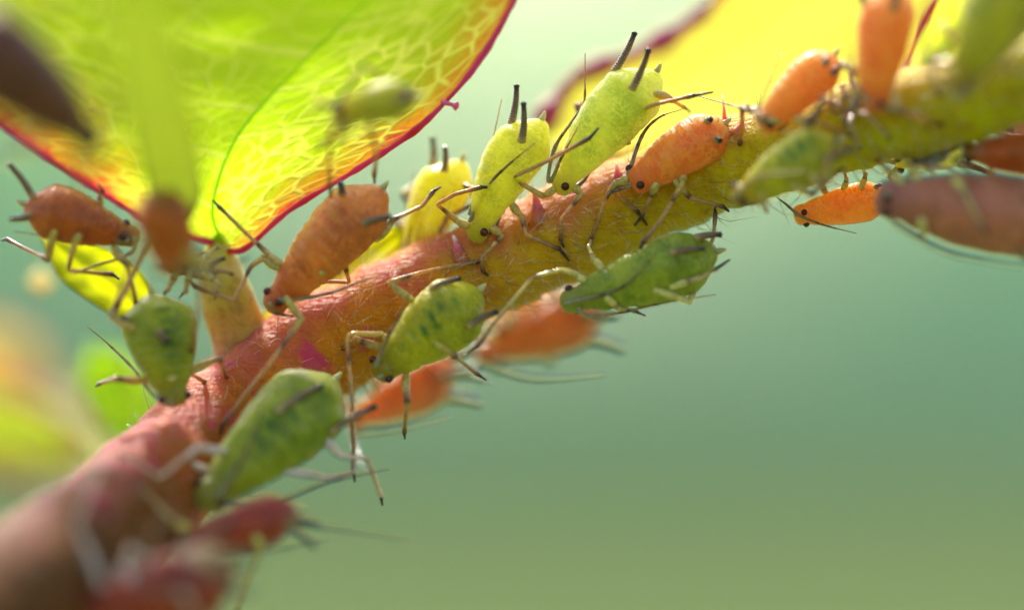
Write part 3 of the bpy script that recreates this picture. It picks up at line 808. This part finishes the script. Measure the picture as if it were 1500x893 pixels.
Aphid('green aphid seen from above, head pointing down, pale ring on its back', (258, 596, -1.0), (222, 430, -.6), .47, .40, (.1, -.95, .25), 'leafgreen', bend=.02,
      siph=[(234, 486, 247, 500, -.2), (190, 468, 180, 466, -.1)],
      ant=[([(252, 588), (241, 572), (247, 550)], -.7), ([(245, 590), (222, 574), (196, 540), (160, 505), (128, 478)], .2)],
      legs=[([(196, 480), (164, 466), (188, 420), (216, 362)], -.9), ([(250, 556), (275, 545), (300, 560)], -.2)], auto=[(1, 1), (-1, 1)])
# --- on the leaf base
Aphid('big amber-brown aphid hanging head-down before the red leaf edge', (392, 456, -.35), (564, 276, -.35), .48, .46, (-.3, -.85, .35), 'amber', bend=.06, crease=2.0, plump=.95, fat=1.03, eye=(389, 425), seg=.05, lump=.12,
      siph=[(532, 328, 572, 318, -.2), (500, 285, 497, 268, -.1)],
      ant=[([(396, 446), (405, 458), (425, 462), (440, 461)], -.4), ([(410, 440), (440, 438), (490, 427), (540, 408), (605, 385)], -.6)],
      legs=[([(385, 378), (368, 390), (344, 441), (284, 420), (276, 408)], -.6), ([(392, 372), (360, 342), (320, 302)], -.5), ([(552, 352), (576, 322), (619, 301), (635, 280)], -.1), ([(470, 400), (505, 388), (512, 414), (470, 412)], .4), ([(420, 436), (442, 466), (400, 530), (326, 622)], -.9, .1)], auto=[])
Aphid('rust-orange aphid in profile at the far left below the leaf edge', (204, 352, -.55), (34, 302, -.75), .37, .37, (.1, -.75, .6), 'rust', bend=.04, eye=(180, 347), seg=.04,
      siph=[(48, 290, 12, 240, -.1), (44, 316, 14, 322, -.1)],
      ant=[([(186, 352), (150, 352), (95, 350), (20, 340)], -.9), ([(196, 350), (190, 372), (130, 392), (108, 402)], -.6)],
      legs=[([(116, 345), (108, 362), (100, 396), (165, 402)], -.4), ([(146, 290), (150, 280), (143, 270)], -.9), ([(80, 340), (70, 380), (10, 350)], .2)], auto=[(1, 0)])
Aphid('blurred rust-brown aphid seen end-on before the leaf base', (258, 398, -3.0), (234, 284, -3.8), .35, .35, (-.2, -.95, .2), 'rust', bend=.02, plump=.5, legs=[([(270, 372), (296, 396), (290, 450), (279, 524), (277, 534)], -.6), ([(215, 350), (206, 366), (162, 462)], -.7)], auto=[(-1, 0)], ant=[([(262, 392), (300, 380), (335, 358)], -1.4), ([(255, 392), (300, 420), (340, 440)], -1.2)], siph=[(225, 300, 215, 280, -.1), (245, 298, 250, 278, -.1)])
Aphid('small grey shed aphid skin lying beside the amber aphid', (238, 388, -.6), (322, 398, -.5), .17, .14, (.1, -.6, .7), 'skin', bend=.0, name='shed_skin', cat='shed skin', group='', big=.8, seg=.1, lump=.2, leg='leg_pale',
      siph=[(312, 397, 342, 402, -.05), (308, 390, 330, 378, -.05)], ant=[([(242, 392), (260, 400), (300, 408)], -.7), ([(245, 385), (290, 372), (345, 358)], -.5)],
      legs=[([(262, 398), (246, 425), (242, 428)], -.6), ([(280, 400), (272, 428), (268, 430)], -.6), ([(300, 402), (322, 418), (318, 428)], -.6), ([(300, 390), (305, 370), (318, 362)], -.5)], auto=[])
Aphid('olive aphid out of focus on the big leaf near its red edge', (486, 168, -2.6), (610, 146, -2.5), .28, .28, (-.1, -.5, .9), 'olive', bend=.08, siph=[(590, 140, 606, 128, 0), (586, 150, 612, 140, -.1)],
      ant=[([(490, 160), (470, 150), (455, 138)], -2.8), ([(492, 158), (530, 100), (556, 112), (552, 130)], -2.3)], legs=[([(500, 175), (484, 190), (483, 278)], -1.0, .3), ([(545, 172), (540, 184), (548, 215), (548, 258)], -.7, .1), ([(515, 178), (500, 200), (470, 210)], -2.0)], auto=[])
Aphid('very blurred dark brown aphid crossing the big leaf', (146, 216, -5.6), (-70, 30, -6.6), .52, .5, (-.3, -.8, .5), 'brown', legs=[([(120, 190), (118, 215), (118, 278)], -4.2)], auto=[(1, 1)])
# --- right-hand part of the stem
Aphid('small salmon-orange aphid standing on top of the stem, blurred', (1116, 190, -1.1), (1226, 84, -1.0), .31, .31, (-.6, -.6, .5), 'salmon', plump=.65, auto=[(1, 0), (-1, 1)], ant=[([(1122, 176), (1112, 160), (1145, 78)], -.6), ([(1116, 178), (1105, 165), (1020, 140)], .2)], legs=[([(1140, 178), (1110, 170), (1095, 155)], 's')],
      siph=[(1206, 94, 1210, 84, 0), (1218, 108, 1226, 100, -.05)])
Aphid('upright reddish-orange aphid, blurred, standing on the stem below the pink leaf edge', (1280, 166, -1.9), (1314, -20, -2.0), .37, .35, (-.7, -.65, .1), 'orange', plump=.7, auto=[(1, 0), (1, 1), (-1, 0)], ant=[([(1272, 150), (1250, 110), (1240, 20)], -1.6), ([(1290, 155), (1330, 170), (1345, 205)], -2.2)])
Aphid('olive-green aphid, blurred, topmost at the right end of the stem', (1400, 140, -3.0), (1524, -70, -3.1), .52, .5, (-.6, -.7, .3), 'olive', auto=[(1, 0), (1, 1), (-1, 1)])
Aphid('yellow-green aphid, blurred, head pointing left on the face of the stem', (1072, 294, -1.5), (1230, 208, -1.5), .37, .36, (-.1, -.85, .45), 'olive', bend=.06, ant=[([(1080, 286), (1110, 260), (1180, 250)], -2.4), ([(1076, 290), (1100, 300), (1130, 292)], -1.4)],
      legs=[([(1190, 255), (1200, 275), (1225, 205), (1228, 195)], -2.0), ([(1160, 272), (1190, 288), (1230, 250)], -1.4), ([(1115, 285), (1118, 300), (1122, 308)], -1.2)], auto=[])
Aphid('small bright orange aphid under the stem behind the plum-brown one', (1162, 316, .2), (1300, 286, .2), .27, .26, (.1, -.75, -.5), 'salmon', eye=(1178, 311), bend=.02, plump=.7, big=.75, siph=[(1282, 276, 1291, 271, 0), (1286, 297, 1294, 300, 0)], ant=[([(1166, 312), (1150, 298), (1136, 288)], .0), ([(1168, 314), (1185, 322), (1215, 332), (1255, 342)], -.1)],
      legs=[([(1210, 280), (1205, 268), (1212, 250)], .0), ([(1235, 276), (1240, 262), (1236, 245)], .1), ([(1260, 275), (1268, 255), (1258, 235)], .1)], auto=[], leg='leg_pale')
Aphid('large plum-brown aphid, blurred, hanging below the right end of the stem', (1282, 290, -1.7), (1548, 326, -1.9), .5, .5, (.05, -.8, -.3), 'plum', bend=.0, plump=.75, eye=(1300, 292), big=1.1, lump=.06,
      ant=[([(1296, 312), (1320, 335), (1380, 368), (1440, 383), (1505, 393)], -1.9), ([(1300, 285), (1330, 262), (1370, 250)], -1.0)], legs=[([(1350, 322), (1356, 342), (1352, 348)], -1.9), ([(1400, 262), (1412, 278), (1440, 335)], -2.6), ([(1320, 266), (1300, 250), (1285, 235)], -.9), ([(1345, 262), (1330, 240), (1318, 225)], -.9)], auto=[], leg='leg_pale')
Aphid('rust-brown aphid, blurred, at the right end above the plum-brown one', (1408, 226, -1.3), (1560, 228, -1.5), .30, .29, (.0, -.8, .3), 'rust', auto=[(1, 0), (-1, 1)])
Aphid('small brown aphid partly hidden above the rust-brown one', (1470, 190, -.2), (1590, 175, -.3), .2, .2, (0, -.7, .6), 'plum', auto=[(1, 0)])
Aphid('small yellow-green aphid in the gap below the stem', (1308, 240, .3), (1420, 212, .3), .22, .22, (0, -.8, -.4), 'lemon', auto=[(1, 0), (1, 1)], leg='leg_pale')
# --- far side, showing below the stem
Aphid('dusky orange aphid, blurred, on the underside of the stem below the dark green one', (694, 518, 3.2), (884, 444, 3.4), .38, .38, (.2, -.5, -.8), 'dusky', auto=[(1, 0), (1, 1), (-1, 2)], ant=[([(705, 530), (780, 552), (885, 548)], 1.6), ([(700, 524), (690, 545), (720, 560)], 1.4)], leg='leg_pale')
Aphid('dull orange aphid, blurred, on the underside between the olive-yellow and leaf-green ones', (508, 616, 2.6), (664, 532, 2.8), .36, .36, (.2, -.5, -.8), 'dusky', auto=[(1, 0), (1, 1)], ant=[([(520, 632), (580, 628), (660, 610)], 1.2), ([(515, 630), (530, 680), (545, 690)], 1.1)], leg='leg_pale')
Aphid('dull red aphid, blurred, on the underside below the plump leaf-green one', (244, 798, -2.6), (436, 744, -2.3), .33, .32, (.15, -.7, -.6), 'brick', auto=[(1, 0), (-1, 1)], ant=[([(260, 798), (360, 808), (480, 790)], -1.6), ([(262, 790), (400, 765), (600, 790)], -1.8)],
      siph=[(425, 758, 470, 770, 0), (420, 770, 462, 800, 0)], legs=[([(375, 785), (384, 800), (345, 900)], -1.4)], leg='leg_pale')
Aphid('dark red aphid, very blurred, lowest on the stem', (80, 905, -4.8), (344, 836, -4.4), .5, .48, (.1, -.75, -.5), 'brick', auto=[(1, 0), (-1, 1)], siph=[(318, 838, 372, 826, 0), (326, 860, 372, 868, 0)], leg='leg_white',
      ant=[([(110, 900), (240, 850), (330, 815), (430, 800)], -3.4), ([(100, 900), (150, 930), (260, 935)], -3.8)], legs=[([(150, 860), (112, 770), (145, 690)], -4.3, .2), ([(190, 850), (180, 830), (190, 800)], -4.3)])
for (hx, hy, tx, ty, dd, lb) in [(1238, 168, 1286, 128, -1.1, 'crumpled whitish shed skin on the stem between the two upright orange aphids'), (1336, 236, 1392, 222, -.9, 'pale shed skin under the stem above the plum-brown aphid')]:
    Aphid(lb, (hx, hy, dd), (tx, ty, dd), .13, .11, (-.2, -.6, .7), 'skin', bend=.0, name='shed_skin', cat='shed skin', group='', big=.7, seg=.12, lump=.3, crease=3.0, leg='leg_white')
Aphid('pale blush-pink aphid, blurred, tucked under the stem above the orange one', (872, 428, 3.4), (716, 472, 3.6), .34, .34, (.2, -.5, -.8), 'blush', auto=[(1, 0), (-1, 1)], leg='leg_pale')
Aphid('pale blush-pink aphid, blurred, tucked in above the dull orange one', (556, 572, 3.0), (664, 508, 3.2), .27, .27, (.2, -.5, -.8), 'blush', auto=[(1, 0), (1, 1)], leg='leg_pale')
Aphid('pale blush-pink aphid, blurred, lying over the dark red one', (215, 850, -4.9), (330, 812, -4.7), .2, .2, (.1, -.7, .6), 'blush', auto=[(1, 0), (-1, 1)], leg='leg_white')
# the pale bead of a gland hair behind the left stipule
bd = tag(empty('honeydew_drop', P(60, 412, 4.5)), 'tiny pale amber droplet glowing beside the yellow-green stipule', 'droplet')
t = NT('honeydew'); t.pr(Base_Color=lin((255, 236, 180)), Roughness=.05, IOR=1.33, Subsurface_Weight=.6, Subsurface_Scale=.2)
tr = t.new('BsdfTranslucent', Color=lin((255, 240, 190))); mx = t.new('MixShader', Fac=.6); t.l.new(t.p.outputs[0], mx.inputs[1]); t.l.new(tr.outputs[0], mx.inputs[2]); t.l.new(mx.outputs[0], t.out.inputs['Surface']); M['dew'] = t.m
pts = [P(60, 412, 4.5)+Vector((0, 0, z)) for z in (-.16, -.13, -.07, 0, .07, .13, .17, .2)]
V, F, A, G = tube(pts, [.05, .11, .16, .175, .16, .11, .05, .01], 18)
make_mesh('bead', V, F, M['dew'], bd, origin=bd.location)
V, F, A, G = tube([P(60, 397, 4.5), P(75, 370, 4.2), P(95, 345, 3.0), P(110, 300, 1.6), P(120, 268, 1.2)], [.012, .01, .01, .012, .015], 6)
make_mesh('thread', V, F, M['hair'], bd, origin=bd.location)
# group strings that are empty are removed
for o in C.objects:
    if o.get('group') == '': del o['group']
